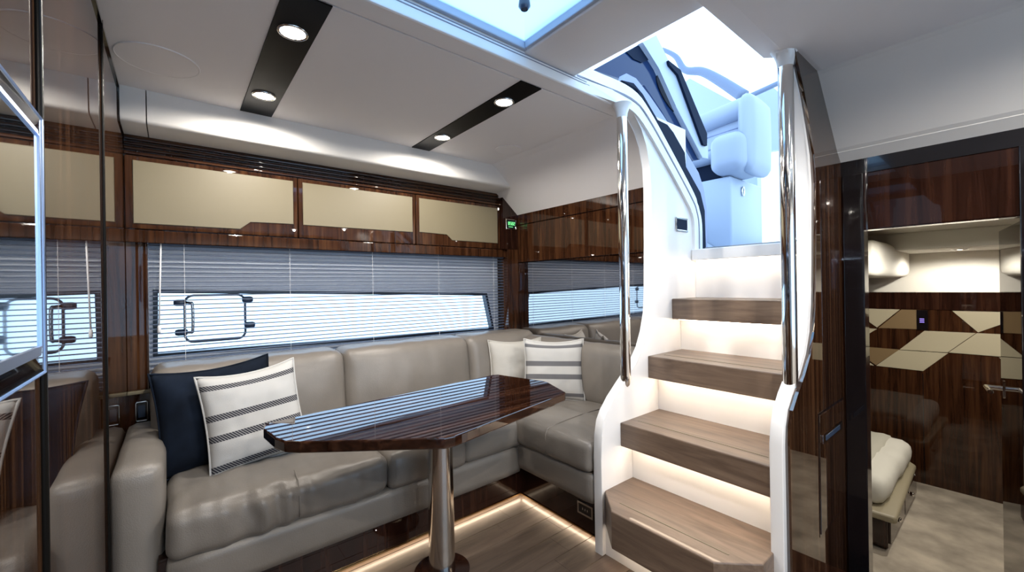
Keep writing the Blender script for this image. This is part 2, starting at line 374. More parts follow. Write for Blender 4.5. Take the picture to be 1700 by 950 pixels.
# white valence under the ceiling
def valence(name, x0, x1, x1b):
    bm = BM()
    P = lambda x, p: bm.verts.new((x, p[0], p[1]))
    prof = [(2.212, CZ+0.01), (2.214, CZ-0.06), (2.219, 1.832), (2.228, 1.821), (2.242, 1.818), (2.46, 1.812), (2.46, CZ+0.01)]
    def xe(z): return x1+(x1b-x1)*(CZ-z)/(CZ-1.82)
    A = [P(x0, p) for p in prof]; B = [P(xe(p[1]), p) for p in prof]; n = len(prof)
    for i in range(n): bm.faces.new((A[i], A[(i+1) % n], B[(i+1) % n], B[i]))
    bm.faces.new(A); bm.faces.new(B[::-1])
    return struct(name, bm, 'soffit_white', smooth=True, auto=40)
valence('trim_3', PX, -0.083, -0.083); valence('trim_4', -0.079, 1.66, 1.83)
# wood crown with grooves and pelmet
YC = 2.40
cr = struct('trim_5', box(BM(), PX, 1.98, YC+0.012, 2.52, 1.728, 1.815), 'walnut_dark')
for z0, z1 in ((1.730, 1.743), (1.751, 1.764), (1.772, 1.785), (1.793, 1.814)):
    bm = BM(); box(bm, PX, 1.86 if z0 < 1.78 else 1.84, YC-0.002, YC+0.02, z0, z1, 0.004, 2); obj('moulding', bm, 'walnut_x', cr, smooth=True, auto=40)
pm = struct('trim_6', box(BM(), PX, XB-0.001, YC-0.004, 2.50, 1.352, 1.408, 0.004, 2), 'walnut_v')
bm = BM(); prism(bm, [(1.852, 1.41), (XB, 1.41), (XB, 1.66), (1.852, 1.79)], 'y', YC-0.03, 2.50); struct('trim_7', bm, 'walnut_dark')

# overhead cabinets
def cabinet(x0, x1, panel, label):
    t = thing('overhead_cabinet', label, 'cabinet', ((x0+x1)/2, YC, 1.41), 'overhead cabinets above the window')
    obj('body', box(BM(), x0, x1, YC+0.022, 2.495, 1.41, 1.728), 'walnut_dark', t)
    d = obj('door', box(BM(), x0+0.002, x1-0.002, YC, YC+0.02, 1.412, 1.726, 0.004, 2), 'walnut_v', t)
    bm = BM(); prism(bm, panel, 'y', YC-0.005, YC+0.004, 0.002, 1); obj('door_panel', bm, 'cream_leather', d)
cabinet(PX, 0.508, [(-0.135, 1.706), (0.485, 1.706), (0.485, 1.480), (0.292, 1.478), (0.250, 1.437), (-0.135, 1.434)], 'longest cream panelled overhead cabinet, next to the glossy left wall')
cabinet(0.508, 1.180, [(0.531, 1.706), (1.157, 1.706), (1.157, 1.486), (0.531, 1.480)], 'middle cream panelled overhead cabinet with straight lower edge')
cabinet(1.180, 1.850, [(1.204, 1.706), (1.822, 1.706), (1.822, 1.452), (1.44, 1.452), (1.40, 1.490), (1.204, 1.490)], 'cream panelled overhead cabinet nearest the green display')

# bulkhead behind the sofa return
wr = struct('wall_right', box(BM(), XB, XB+0.05, 1.165, 2.56, 0.0, 1.70), 'walnut_dark')
obj('wall_panel', box(BM(), XB-0.012, XB, 1.165, 2.40, 1.594, 1.67, 0.002, 1), 'walnut_v', wr)
obj('wall_panel', box(BM(), XB-0.012, XB, 1.165, 2.40, 1.316, 1.589, 0.002, 1), 'walnut_v', wr)
mi = obj('wall_mirror', box(BM(), XB-0.008, XB-0.0005, 1.18, 2.37, 0.62, 1.312, 0.002, 1), 'mirror_tint'); tag(mi, 'smoked mirror behind the sofa return reflecting the blind', 'mirror')

# bulkhead with the cabin door
DY0, DY1, DZ = 0.0, 0.40, 1.343
bm = BM(); box(bm, XD, XD+0.05, -1.8, DY0, -0.4, 1.70); box(bm, XD, XD+0.05, DY1, 0.475, -0.4, 1.70); box(bm, XD, XD+0.05, DY0, DY1, DZ, 1.70)
wf = struct('wall_front', bm, 'walnut_dark')
obj('header_band', box(BM(), XD-0.006, XD, -1.8, 0.47, 1.572, 1.63), 'black_gloss', wf)
obj('transom_panel', box(BM(), XD-0.004, XD, -0.01, 0.385, DZ+0.004, 1.570, 0.001, 1), 'walnut_dark', wf)
obj('jamb', box(BM(), XD-0.012, XD+0.06, DY1-0.004, 0.462, -0.35, 1.572, 0.003, 2), 'black_gloss', wf)
jr = obj('jamb', box(BM(), XD-0.012, XD+0.06, -0.07, DY0+0.002, -0.35, 1.572, 0.003, 2), 'black_gloss', wf)
obj('strike_plate', box(BM(), XD-0.016, XD-0.011, -0.012, 0.0005, 0.58, 0.68, 0.001, 1), 'chrome', jr)

# ------------------------------------------------------------------ stairs
st = thing('companionway_stairs', 'white companionway staircase with lit oak treads and curved sides', 'stairs', (1.75, 0.82, 0))
front_l = [(1.380, 0.0), (1.380, 0.40), (1.384, 0.50), (1.398, 0.56), (1.425, 0.602), (1.470, 0.643), (1.545, 0.702), (1.640, 0.775), (1.700, 0.840), (1.738, 0.915), (1.760, 1.0), (1.770, 1.1), (1.778, 1.35), (1.782, 1.60), (1.775, 1.70), (1.752, 1.80), (1.712, 1.87), (1.655, 1.925), (1.62, 1.945)]
path_up = [(1.60, 1.990), (1.70, 1.955), (1.80, 1.880), (1.90, 1.790), (2.02, 1.685), (2.13, 1.590), (2.175, 1.535), (2.195, 1.470), (2.200, 1.40), (2.200, 1.27)]
poly = front_l+path_up+[(2.24, 1.27), (2.24, 0.0)]
bm = BM(); prism(bm, poly, 'y', YS1, YS1+0.042, 0.004, 2); obj('stringer', bm, 'gloss_white', st, smooth=True, auto=24)
front_r = [(1.485, -0.35), (1.485, 0.62), (1.492, 0.675), (1.515, 0.725), (1.56, 0.765), (1.64, 0.825), (1.70, 0.885), (1.742, 0.96), (1.764, 1.06), (1.775, 1.2), (1.79, 1.50), (1.775, 1.60), (1.73, 1.70), (1.675, 1.80), (1.62, 1.87), (1.585, 1.915)]
path_r = [(1.60, 1.955), (1.66, 1.90), (1.75, 1.81), (1.85, 1.72), (2.0, 1.60), (2.13, 1.50), (2.17, 1.45), (2.18, 1.27)]
bm = BM(); prism(bm, front_r+path_r+[(2.20, 1.27), (2.20, -0.35)], 'y', 0.482, YS0, 0.004, 2); obj('stringer', bm, 'gloss_white', st, smooth=True, auto=24)
# dark glossy outer cladding of the right side
bm = BM(); prism(bm, [(1.487+0.03, -0.35)]+[(a+0.022, b) for a, b in front_r[1:]]+[(1.66, 1.925), (1.85, 1.93), (1.865, 1.90), (2.09, 1.67), (2.15, 1.625), (2.15, -0.35)], 'y', 0.468, 0.482); wsd = struct('wall_stair_side', bm, 'walnut_panel')
dl = obj('access_door', box(BM(), 1.80, 2.12, 0.464, 0.4685, 0.225, 0.655, 0.001, 1), 'walnut_panel', wsd)
obj('door_gap', box(BM(), 1.792, 2.128, 0.4665, 0.4682, 0.217, 0.663), 'black_gloss', wsd)
lt = obj('door_latch', box(BM(), 1.82, 2.07, 0.459, 0.465, 0.548, 0.580, 0.003, 2), 'chrome', dl)
obj('latch_recess', box(BM(), 1.85, 2.03, 0.4575, 0.460, 0.555, 0.573, 0.001, 1), 'latch_dark', dl)
# treads
fronts = [1.29, 1.512, 1.732, 1.952]; tops = [0.268, 0.533, 0.800, 1.064]
TH = 0.104
for i, (x, z) in enumerate(zip(fronts, tops)):
    xb = (fronts+[2.165])[i+1]+0.09
    bm = BM()
    if i == 0: prism(bm, [(1.405, YS1+0.005), (1.29, 1.003), (1.292, 0.615), (1.40, 0.512), (1.49, 0.512), (1.49, YS0), (xb, YS0), (xb, YS1), (1.41, YS1)], 'z', z-TH-0.04, z, 0.004, 2)
    else: box(bm, x, xb, YS0+0.0005, YS1-0.0005, z-TH, z, 0.004, 2)
    t = obj('tread', bm, 'oak_tread', st)
    gy0, gy1 = (0.60, 1.02) if i == 0 else (0.56, 1.08)
    obj('inlay_line', box(BM(), x+0.075, x+0.079, gy0, gy1, z-0.002, z+0.0012), 'cream_leather', t)
    # riser under this tread
    zb = -0.001 if i == 0 else tops[i-1]
    rx = x+0.085
    obj('riser', box(BM(), rx if i else 1.40, rx+0.02 if i else 1.42, YS0+0.001, YS1-0.001, zb, z-TH if i else z-TH-0.04), 'gloss_white', st)
    led = obj('led_strip', box(BM(), x+0.030, x+0.038, YS0+0.02, YS1-0.02, z-TH-0.004-(0.04 if i == 0 else 0), z-TH-0.0005-(0.04 if i == 0 else 0)) if i else box(BM(), 1.36, 1.368, 0.6, 1.05, z-TH-0.044, z-TH-0.0405), 'led_warm', st)
obj('riser', box(BM(), 2.20, 2.22, YS0+0.001, YS1-0.001, 1.05, 1.262), 'gloss_white', st)
obj('landing_nosing', box(BM(), 2.155, 2.46, YS0+0.001, YS1-0.001, 1.262, 1.322, 0.005, 2), 'gloss_white', st)
obj('led_strip', box(BM(), 2.170, 2.178, YS0+0.02, YS1-0.02, 1.2575, 1.2615), 'led_warm', st)
obj('landing_mat', box(BM(), 2.19, 2.55, YS0+0.02, YS1-0.06, 1.322, 1.330), 'deck_grey', st)

# chrome poles
def pole(px, py, z0, z1, label, lean=0.0):
    t = thing('handrail_pole', label, 'handrail', (px, py, z0), 'chrome stair poles')
    bm = BM(); tube(bm, [(px-lean, py, z0+0.02), (px, py, z1-0.06)], 0.023, 24); obj('shaft', bm, 'chrome', t, smooth=True, auto=50)
    bm = BM(); lathe(bm, [(0.023, 0.0), (0.0235, -0.02), (0.019, -0.045), (0.008, -0.06)], (px-lean, py, z0+0.02), 24); obj('foot_tip', bm, 'chrome', t, smooth=True, auto=60)
    bm = BM(); lathe(bm, [(0.023, 0.0), (0.026, 0.02), (0.034, 0.045), (0.044, 0.06)], (px, py, z1-0.06), 24); obj('top_collar', bm, 'gloss_white', t, smooth=True, auto=60)
pole(1.572, 1.13, 0.715, CZ, 'chrome stair pole beside the sofa corner')
pole(1.62, 0.500, 0.735, 1.93, 'chrome stair pole beside the cabin doorway')

# ------------------------------------------------------------------ sofa
so = thing('corner_sofa', 'taupe leather corner sofa wrapped around the dining table', 'sofa', (1.0, 2.0, 0.0))
FY, FX = 1.655, 1.375     # front faces
bm = BM(); soft_box(bm, (-0.032, FY, 0.165), (FX+0.02, FY+0.09, 0.305), 0.018, wr=0.0015); obj('front_valance', bm, 'taupe_leather', so, smooth=True)
bm = BM(); soft_box(bm, (FX, 1.166, 0.190), (FX+0.09, FY+0.08, 0.325), 0.018, wr=0.0015); obj('front_valance', bm, 'taupe_leather', so, smooth=True)
obj('plinth', box(BM(), -0.05, 1.98, FY+0.05, 2.40, 0.03, 0.30), 'walnut_dark', so)
obj('plinth', box(BM(), FX+0.05, 1.98, 1.168, FY+0.1, 0.03, 0.32), 'walnut_dark', so)
for nm, args in (('kick_trim', (-0.05, FX+0.05, FY+0.044, FY+0.056, 0.028, 0.034)), ('kick_trim', (FX+0.044, FX+0.056, 1.168, FY+0.05, 0.028, 0.034))):
    obj(nm, box(BM(), *args), 'gold_trim', so)
obj('kick_led', box(BM(), 0.0, FX+0.07, FY+0.075, FY+0.083, 0.022, 0.0295), 'led_kick', so)
obj('kick_led', box(BM(), FX+0.075, FX+0.083, 1.19, FY+0.07, 0.022, 0.0295), 'led_kick', so)
cush = [(-0.030, 0.676, 0.018, 0.020), (0.672, 1.050, 0.006, 0.004), (1.046, 1.95, 0.006, 0.003)]
for i, (a, b, wrk, g) in enumerate(cush):
    bm = BM(); soft_box(bm, (a, FY-0.02 if i < 2 else FY, 0.30), (b, 2.24, 0.455), 0.042 if i == 0 else 0.03, (0, 0.012, 0.018 if i == 0 else 0.008), 70 if i == 0 else 30, wrk*0.5, seed=i*5.1, gather=g)
    sc = obj('seat_cushion', bm, 'taupe_leather', so, smooth=True)
    if i == 0:
        bm = BM(); tube(bm, [(0.335, FY-0.027, 0.33), (0.335, FY-0.030, 0.40), (0.335, FY-0.010, 0.452), (0.335, FY+0.05, 0.471)], 0.002, 6); obj('stitching', bm, 'taupe_leather', sc, smooth=True)
bm = BM(); soft_box(bm, (FX-0.015, 1.168, 0.322), (1.95, 1.80, 0.462), 0.032, (0.006, 0.0, 0.012), 60, 0.005, seed=21)
rc = obj('seat_cushion', bm, 'taupe_leather', so, smooth=True)
bm = BM(); tube(bm, [(FX-0.0165, 1.435, 0.335), (FX-0.0175, 1.435, 0.43), (FX-0.006, 1.435, 0.455), (FX+0.05, 1.435, 0.4665), (1.60, 1.435, 0.475), (1.80, 1.435, 0.473)], 0.003, 6); obj('stitching', bm, 'taupe_leather', rc, smooth=True)
backs = [(-0.085, 0.672), (0.667, 1.422), (1.417, 1.985)]
for i, (a, b) in enumerate(backs):
    bm = BM(); soft_box(bm, (a, 2.13, 0.43), (b, 2.36, 0.828), 0.048, (0, 0.03, 0.0), 26, 0.006, shear=lambda t: (0, 0.05*t), seed=40+i)
    obj('back_cushion', bm, 'taupe_leather', so, smooth=True)
bm = BM(); soft_box(bm, (1.855, 1.166, 0.43), (1.97, 2.22, 0.80), 0.05, (0.02, 0, 0.0), 26, 0.005, shear=lambda t: (0.02*t, 0), seed=60)
obj('back_cushion', bm, 'taupe_leather', so, smooth=True)
bm = BM(); soft_box(bm, (PX+0.001, 1.735, 0.02), (-0.033, 2.36, 0.592), 0.03, (0, 0.004, 0.008), 26, 0.003, seed=80); obj('arm', bm, 'taupe_leather', so, smooth=True)

# scatter cushions
def pillow(name, w, h, t, mat, pos, rot, label, cat='cushion', group=None, n=26, piping=None, seed=0):
    bm = BM(); uvl = bm.loops.layers.uv.new('UVMap'); g = {}
    for s in (1, -1):
        for i in range(n+1):
            for j in range(n+1):
                u, v = 2*i/n-1, 2*j/n-1
                edge = (i in (0, n)) or (j in (0, n))
                if edge and s == -1: g[(s, i, j)] = g[(1, i, j)]; continue
                pin = 1-0.07*(1-v*v)*abs(u)**3; pin2 = 1-0.07*(1-u*u)*abs(v)**3
                d = max(0.0, (1-u**4)*(1-v**4))**0.55*(1-0.25*(u*u+v*v)/2)
                x = u*w/2*pin; z = v*h/2*pin2
                yy = s*t/2*d+0.006*noise.noise(Vector((u*2.2+seed, v*2.2, s*3)))*(1 if not edge else 0)+0.004*noise.noise(Vector((u*6+seed, v*6, s)))*d
                z -= 0.012*(1-u*u)*(v > 0)*v
                g[(s, i, j)] = bm.verts.new((x, yy, z+h/2))
    for s in (1, -1):
        for i in range(n):
            for j in range(n):
                q = [(i, j), (i+1, j), (i+1, j+1), (i, j+1)]
                f = bm.faces.new([g[(s, a, b)] for a, b in (q if s == -1 else q[::-1])])
                for lp, (a, b) in zip(f.loops, (q if s == -1 else q[::-1])): lp[uvl].uv = (a/n, b/n)
    t0 = thing(name, label, cat, pos, group); t0.rotation_euler = rot
    me = bpy.data.meshes.new('cover'); 
    ring = [g[(1, i, 0)].co.copy() for i in range(n)]+[g[(1, n, j)].co.copy() for j in range(n)]+[g[(1, i, n)].co.copy() for i in range(n, 0, -1)]+[g[(1, 0, j)].co.copy() for j in range(n, 0, -1)]
    bmesh.ops.recalc_face_normals(bm, faces=bm.faces[:])
    bm.to_mesh(me); bm.free(); me.materials.append(MATS[mat])
    for p in me.polygons: p.use_smooth = True
    o = bpy.data.objects.new('cover', me); C.objects.link(o); o.parent = t0
    bm = BM(); tube(bm, ring, 0.0045, 6, closed=True); me = bpy.data.meshes.new('piping'); bm.to_mesh(me); bm.free(); me.materials.append(MATS[piping or mat])
    for p in me.polygons: p.use_smooth = True
    o2 = bpy.data.objects.new('piping', me); C.objects.link(o2); o2.parent = t0
    return t0
R = math.radians
nv = pillow('scatter_cushion', 0.40, 0.40, 0.13, 'navy_velvet', (0.150, 2.015, 0.452), (R(-13), R(-4), R(4)), 'plain navy velvet cushion behind the striped one', group='scatter cushions on the sofa', seed=1)
pillow('scatter_cushion', 0.345, 0.385, 0.12, 'stripe_fabric', (0.265, 1.90, 0.455), (R(-14), R(-5), R(5)), 'cream cushion with dark stripes leaning on the navy cushion', group='scatter cushions on the sofa', seed=5)
pillow('scatter_cushion', 0.36, 0.34, 0.11, 'cream_fabric', (1.69, 2.03, 0.462), (R(-10), R(0), R(-22)), 'plain cream cushion in the sofa corner', group='scatter cushions on the sofa', seed=9)
pillow('scatter_cushion', 0.36, 0.365, 0.12, 'stripe_fabric_wide', (1.715, 1.735, 0.462), (R(-13), R(0), R(-46)), 'cream striped cushion beside the plain cream cushion', group='scatter cushions on the sofa', seed=13)
tg = bpy.data.meshes.new('care_tag'); bm = BM(); box(bm, -0.202, -0.196, -0.004, 0.004, 0.01, 0.07); bm.to_mesh(tg); bm.free(); tg.materials.append(MATS['cord_white'])
to = bpy.data.objects.new('care_tag', tg); C.objects.link(to); to.parent = nv

# ------------------------------------------------------------------ table
TZ = 0.70
tb = thing('dining_table', 'dark high gloss wooden table on a steel column', 'table', (0.82, 1.48, 0.0))
out = [(0.222, 1.579), (1.223, 1.667), (1.248, 1.654), (1.317, 1.396), (1.313, 1.362), (1.246, 1.193), (1.227, 1.18), (0.639, 1.063), (0.605, 1.068), (0.275, 1.317), (0.241, 1.354), (0.225, 1.405), (0.213, 1.523)]
bm = BM(); prism(bm, out, 'z', TZ-0.034, TZ, 0.005, 3); obj('top', bm, 'table_wood', tb)
bm = BM(); lathe(bm, [(0.053, 0.0), (0.052, 0.02), (0.0505, 0.30), (0.050, TZ-0.05)], (0.82, 1.48, 0.008), 40); obj('column', bm, 'steel_brushed', tb, smooth=True, auto=50)
bm = BM(); lathe(bm, [(0.11, 0.0), (0.11, 0.006), (0.085, 0.010), (0.055, 0.012)], (0.82, 1.48, 0.0005), 40); obj('base_flange', bm, 'walnut_dark', tb, smooth=True, auto=50)
bm = BM(); lathe(bm, [(0.09, 0.0), (0.09, 0.008)], (0.82, 1.48, TZ-0.0425), 32); obj('mounting_plate', bm, 'steel_brushed', tb, smooth=True, auto=50)

# ------------------------------------------------------------------ ceiling fittings
for x0, x1, lab in ((0.236, 0.360, 'black ceiling strip with two downlights, the nearer one'), (1.066, 1.178, 'black ceiling strip with two downlights, near the stairs')):
    o = obj('light_strip', box(BM(), x0, x1, 1.236, 2.205, CZ-0.004, CZ+0.001, 0.001, 1), 'strip_black'); tag(o, lab, 'ceiling strip', 'black ceiling strips')
def downlight(x, y, z, label, r=0.036, power=4.2, group='round downlights', blend=0.6):
    t = thing('downlight', label, 'downlight', (x, y, z), group)
    bm = BM(); tube(bm, [(x+(r+0.004)*math.cos(a*math.pi/12), y+(r+0.004)*math.sin(a*math.pi/12), z-0.001) for a in range(24)], 0.005, 8, closed=True); obj('ring', bm, 'chrome', t, smooth=True)
    bm = BM(); lathe(bm, [(r, -0.001), (r*0.9, -0.004), (r*0.3, -0.006)], (x, y, z+0.0015), 24); obj('lens', bm, 'lamp_glow', t, smooth=True)
    ld = bpy.data.lights.new('downlight_lamp', 'SPOT'); ld.energy = power*2.2; ld.spot_size = R(172); ld.spot_blend = 0.35; ld.color = (1.0, 0.935, 0.85); ld.shadow_soft_size = 0.012
    lo = bpy.data.objects.new('downlight_lamp', ld); C.objects.link(lo); lo.location = (0, 0, -0.014); lo.parent = t
    return t
downlight(0.296, 1.433, CZ-0.004, 'bright downlight in the nearer black strip, end by the roof hatch')
downlight(0.296, 1.975, CZ-0.004, 'bright downlight in the nearer black strip, end by the cabinets')
downlight(1.127, 1.421, CZ-0.004, 'bright downlight in the farther black strip, end by the roof hatch')
downlight(1.127, 1.958, CZ-0.004, 'bright downlight in the farther black strip, end by the cabinets')
for x, yy, lb in ((0.35, -0.25, 'downlight in the low ceiling right beside the left wall'), (1.2, -0.25, 'downlight in the low ceiling toward the cabin door'), (0.35, -1.1, 'downlight nearest the added rear window and left wall'), (1.2, -1.1, 'downlight nearest the added rear window, middle of the room'), (1.7, -0.7, 'downlight over the carpeted lobby')):
    downlight(x, yy, 1.915, lb, group='downlights behind the viewer', power=6.5)
def speaker(x, y, z, label, r):
    t = thing('ceiling_speaker', label, 'speaker', (x, y, z), 'flush ceiling speakers')
    bm = BM(); tube(bm, [(x+r*math.cos(a*math.pi/20), y+r*math.sin(a*math.pi/20), z-0.001) for a in range(40)], 0.003, 6, closed=True); obj('rim', bm, 'ceiling_white', t, smooth=True)
    bm = BM(); lathe(bm, [(r-0.001, 0.0), (r-0.001, -0.003), (r*0.5, -0.0035)], (x, y, z+0.0005), 40); obj('grille', bm, 'ceiling_white', t, smooth=True, auto=40)
speaker(-0.035, 1.905, CZ, 'white round ceiling speaker beside the glossy left wall', 0.115)
speaker(1.545, 1.915, CZ, 'white round ceiling speaker near the stairs', 0.078)

# ------------------------------------------------------------------ roof hatch
ht = thing('roof_hatch', 'square roof hatch with pale blue pane above the table', 'hatch', (0.54, 0.86, CZ+0.02))
def ringbox(x0, x1, y0, y1, wd, z0, z1, bev=0.004):
    bm = BM()
    box(bm, x0, x1, y0, y0+wd, z0, z1, bev); box(bm, x0, x1, y1-wd, y1, z0, z1, bev); box(bm, x0, x0+wd, y0+wd, y1-wd, z0, z1, bev); box(bm, x1-wd, x1, y0+wd, y1-wd, z0, z1, bev); return bm
bm = BM(); box(bm, 0.12, 1.62, 1.152, 1.175, CZ+0.001, CZ+0.075, 0.004); box(bm, 0.12, 1.012, 0.575, 0.60, CZ+0.04, CZ+0.10, 0.004); box(bm, 0.12, 0.145, 0.60, 1.152, CZ+0.03, CZ+0.10, 0.004); obj('coaming', bm, 'gloss_white', ht)
for zz in (0.036, 0.046): obj('groove', box(BM(), 0.12, 1.60, 1.1505, 1.1525, CZ+zz, CZ+zz+0.003), 'groove_grey', ht)
obj('frame', ringbox(0.14, 1.016, 0.595, 1.152, 0.016, CZ+0.056, CZ+0.09), 'deck_white', ht)
bm = BM(); c = bm.verts.new((0.90, 1.02, CZ+0.13)); cs = [bm.verts.new(p) for p in ((0.15, 0.605, CZ+0.08), (1.006, 0.605, CZ+0.08), (1.006, 1.142, CZ+0.08), (0.15, 1.142, CZ+0.08))]
for i in range(4): bm.faces.new((cs[i], cs[(i+1) % 4], c))
obj('pane', bm, 'hatch_diffuser', ht)
bm = BM(); lathe(bm, [(0.018, 0), (0.02, -0.02), (0.012, -0.03)], (0.90, 1.02, CZ+0.126), 16); obj('knob', bm, 'latch_dark', ht, smooth=True, auto=50)

# ------------------------------------------------------------------ companionway surround and cockpit
def ease(bm):
    for v in bm.verts:
        t = max(0.0, min(1.0, (1.72-v.co.x)/0.35)); v.co.y += 0.047*t*t*(3-2*t)
    return bm
def strip_poly(pts, w):
    """closed polygon of width w along a 2D path"""
    P = smooth_path([(a, b, 0) for a, b in pts], 4); L, Rr = [], []
    for i, p in enumerate(P):
        t = (P[min(i+1, len(P)-1)]-P[max(i-1, 0)]).normalized(); n = Vector((-t.y, t.x, 0)); L.append((p+n*w/2)[:2]); Rr.append((p-n*w/2)[:2])
    return L+Rr[::-1]
bm = BM(); prism(bm, strip_poly([(1.20, 1.978), (1.30, 1.979), (1.45, 1.982), (1.61, 1.965), (1.72, 1.91), (1.90, 1.772), (2.13, 1.575), (2.178, 1.515), (2.195, 1.45), (2.195, 1.30)], 0.050), 'y', YS1-0.014, YS1+0.05, 0.006, 2); ease(bm); cw = struct('trim_9', bm, 'gloss_white', smooth=True, auto=24)
bm = BM(); prism(bm, strip_poly([(1.20, 2.036), (1.46, 2.036), (1.635, 2.010), (1.755, 1.948), (1.935, 1.805), (2.165, 1.610), (2.218, 1.535), (2.244, 1.46), (2.244, 1.30)], 0.062), 'y', YS1-0.004, YS1+0.05, 0.006, 2); ease(bm); obj('frame_moulding', bm, 'gloss_white', cw, smooth=True, auto=24)
bm = BM(); prism(bm, strip_poly([(1.30, 2.008), (1.45, 2.008), (1.622, 1.986), (1.738, 1.930), (1.917, 1.789), (2.148, 1.592), (2.198, 1.525), (2.218, 1.455), (2.218, 1.30)], 0.008), 'y', YS1-0.016, YS1-0.002); ease(bm); obj('frame_groove', bm, 'groove_grey', cw)
bm = BM(); prism(bm, [(1.575, 2.062), (1.695, 2.056), (1.778, 1.978), (1.891, 1.89), (2.121, 1.719), (2.254, 1.599), (2.293, 1.53), (2.301, 1.331), (2.343, 1.333), (2.336, 1.551), (2.29, 1.647), (2.135, 1.766), (2.125, 1.839), (2.012, 1.923), (1.955, 1.95), (1.866, 1.953), (1.739, 2.046), (1.667, 2.076)], 'y', 1.13, 1.165); obj('rubber_seal', bm, 'seal_navy', cw)
bm = BM(); prism(bm, [(1.683, 2.147), (1.762, 2.147), (1.875, 2.096), (1.995, 2.029), (2.175, 1.921), (2.373, 1.783), (2.429, 1.703), (2.462, 1.589), (2.462, 1.342), (2.388, 1.339), (2.332, 1.575), (2.17, 1.741), (1.935, 1.905), (1.78, 2.064), (1.658, 2.093)], 'y', 1.18, 1.22); obj('side_coaming', bm, 'deck_lilac', cw)
# right hand upper side wall of the well
bm = BM(); prism(bm, strip_poly([(1.58, 1.965), (1.68, 1.90), (1.80, 1.795), (2.0, 1.63), (2.13, 1.52), (2.18, 1.44), (2.19, 1.30)], 0.04), 'y', 0.49, YS0+0.012, 0.005, 2); obj('frame_moulding', bm, 'gloss_white', cw, smooth=True, auto=24)

# sliding door of tinted glass, tilted open above the opening
cdr = thing('companionway_door', 'dark tinted companionway door with white frame, slid open', 'door', (2.0, 1.27, 1.7))
YD = 1.26
bm = BM(); prism(bm, [(1.537, 2.15), (1.952, 2.43), (2.089, 2.339), (2.261, 2.164), (2.631, 1.938), (2.461, 1.885), (2.322, 1.967), (2.119, 2.107), (1.957, 2.2), (1.796, 2.178)], 'y', YD, YD+0.02); obj('glass_panel', bm, 'tinted_glass', cdr)
bm = BM(); prism(bm, [(1.895, 2.395), (2.032, 2.484), (2.114, 2.414), (2.303, 2.262), (2.603, 2.009), (2.6, 1.918), (2.522, 1.911), (2.22, 2.15), (2.051, 2.314)], 'y', YD-0.03, YD, 0.004, 2); obj('door_frame', bm, 'deck_white', cdr, smooth=True, auto=24)
bm = BM(); prism(bm, [(2.124, 2.371), (2.252, 2.359), (2.558, 2.062), (2.555, 1.987), (2.509, 1.985), (2.224, 2.323), (2.136, 2.349)], 'y', YD-0.045, YD-0.031); obj('door_seal', bm, 'seal_navy', cdr)
ov = [(2.185+0.105*math.cos(2*math.pi*k/24)+0.055*math.sin(2*math.pi*k/24), 2.215-0.080*math.cos(2*math.pi*k/24)+0.030*math.sin(2*math.pi*k/24)) for k in range(24)]
bm = BM(); prism(bm, ov, 'y', YD-0.006, YD-0.0005); obj('oval_recess', bm, 'black_gloss', cdr)
bm = BM(); prism(bm, [(1.792, 2.321), (1.931, 2.41), (2.009, 2.357), (1.929, 2.311), (1.853, 2.305)], 'y', YD-0.006, YD-0.0005); obj('upper_recess', bm, 'seal_navy', cdr)

# cockpit deck, seat, windscreen
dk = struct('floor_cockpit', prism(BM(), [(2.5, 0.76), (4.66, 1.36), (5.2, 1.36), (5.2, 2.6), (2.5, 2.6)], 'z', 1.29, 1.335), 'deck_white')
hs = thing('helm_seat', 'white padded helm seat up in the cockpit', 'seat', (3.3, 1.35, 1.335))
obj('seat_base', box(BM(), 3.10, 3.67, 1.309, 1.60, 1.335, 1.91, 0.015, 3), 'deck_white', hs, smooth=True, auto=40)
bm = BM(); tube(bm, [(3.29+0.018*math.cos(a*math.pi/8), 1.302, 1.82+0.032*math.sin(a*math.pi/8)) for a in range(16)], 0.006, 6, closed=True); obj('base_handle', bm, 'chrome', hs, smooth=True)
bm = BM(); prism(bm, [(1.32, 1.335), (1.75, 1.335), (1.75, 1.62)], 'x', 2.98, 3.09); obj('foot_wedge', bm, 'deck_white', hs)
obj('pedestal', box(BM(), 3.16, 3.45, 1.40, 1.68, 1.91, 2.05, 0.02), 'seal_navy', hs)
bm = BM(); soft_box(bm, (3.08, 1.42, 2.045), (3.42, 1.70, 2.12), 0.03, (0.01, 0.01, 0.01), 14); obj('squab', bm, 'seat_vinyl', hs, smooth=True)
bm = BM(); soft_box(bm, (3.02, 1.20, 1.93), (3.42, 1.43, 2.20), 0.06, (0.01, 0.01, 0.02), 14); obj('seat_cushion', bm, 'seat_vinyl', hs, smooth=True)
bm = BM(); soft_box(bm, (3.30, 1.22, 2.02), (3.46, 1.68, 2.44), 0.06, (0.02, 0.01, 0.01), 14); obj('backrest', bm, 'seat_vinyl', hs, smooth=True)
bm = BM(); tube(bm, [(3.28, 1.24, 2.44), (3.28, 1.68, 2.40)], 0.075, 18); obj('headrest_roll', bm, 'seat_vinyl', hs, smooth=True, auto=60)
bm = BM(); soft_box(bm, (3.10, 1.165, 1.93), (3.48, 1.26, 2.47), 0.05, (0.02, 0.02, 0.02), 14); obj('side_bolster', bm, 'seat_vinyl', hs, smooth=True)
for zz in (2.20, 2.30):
    bm = BM(); tube(bm, [(3.285, 1.30, zz), (3.278, 1.60, zz-0.01)], 0.004, 6); obj('stitching', bm, 'deck_lilac', hs, smooth=True)
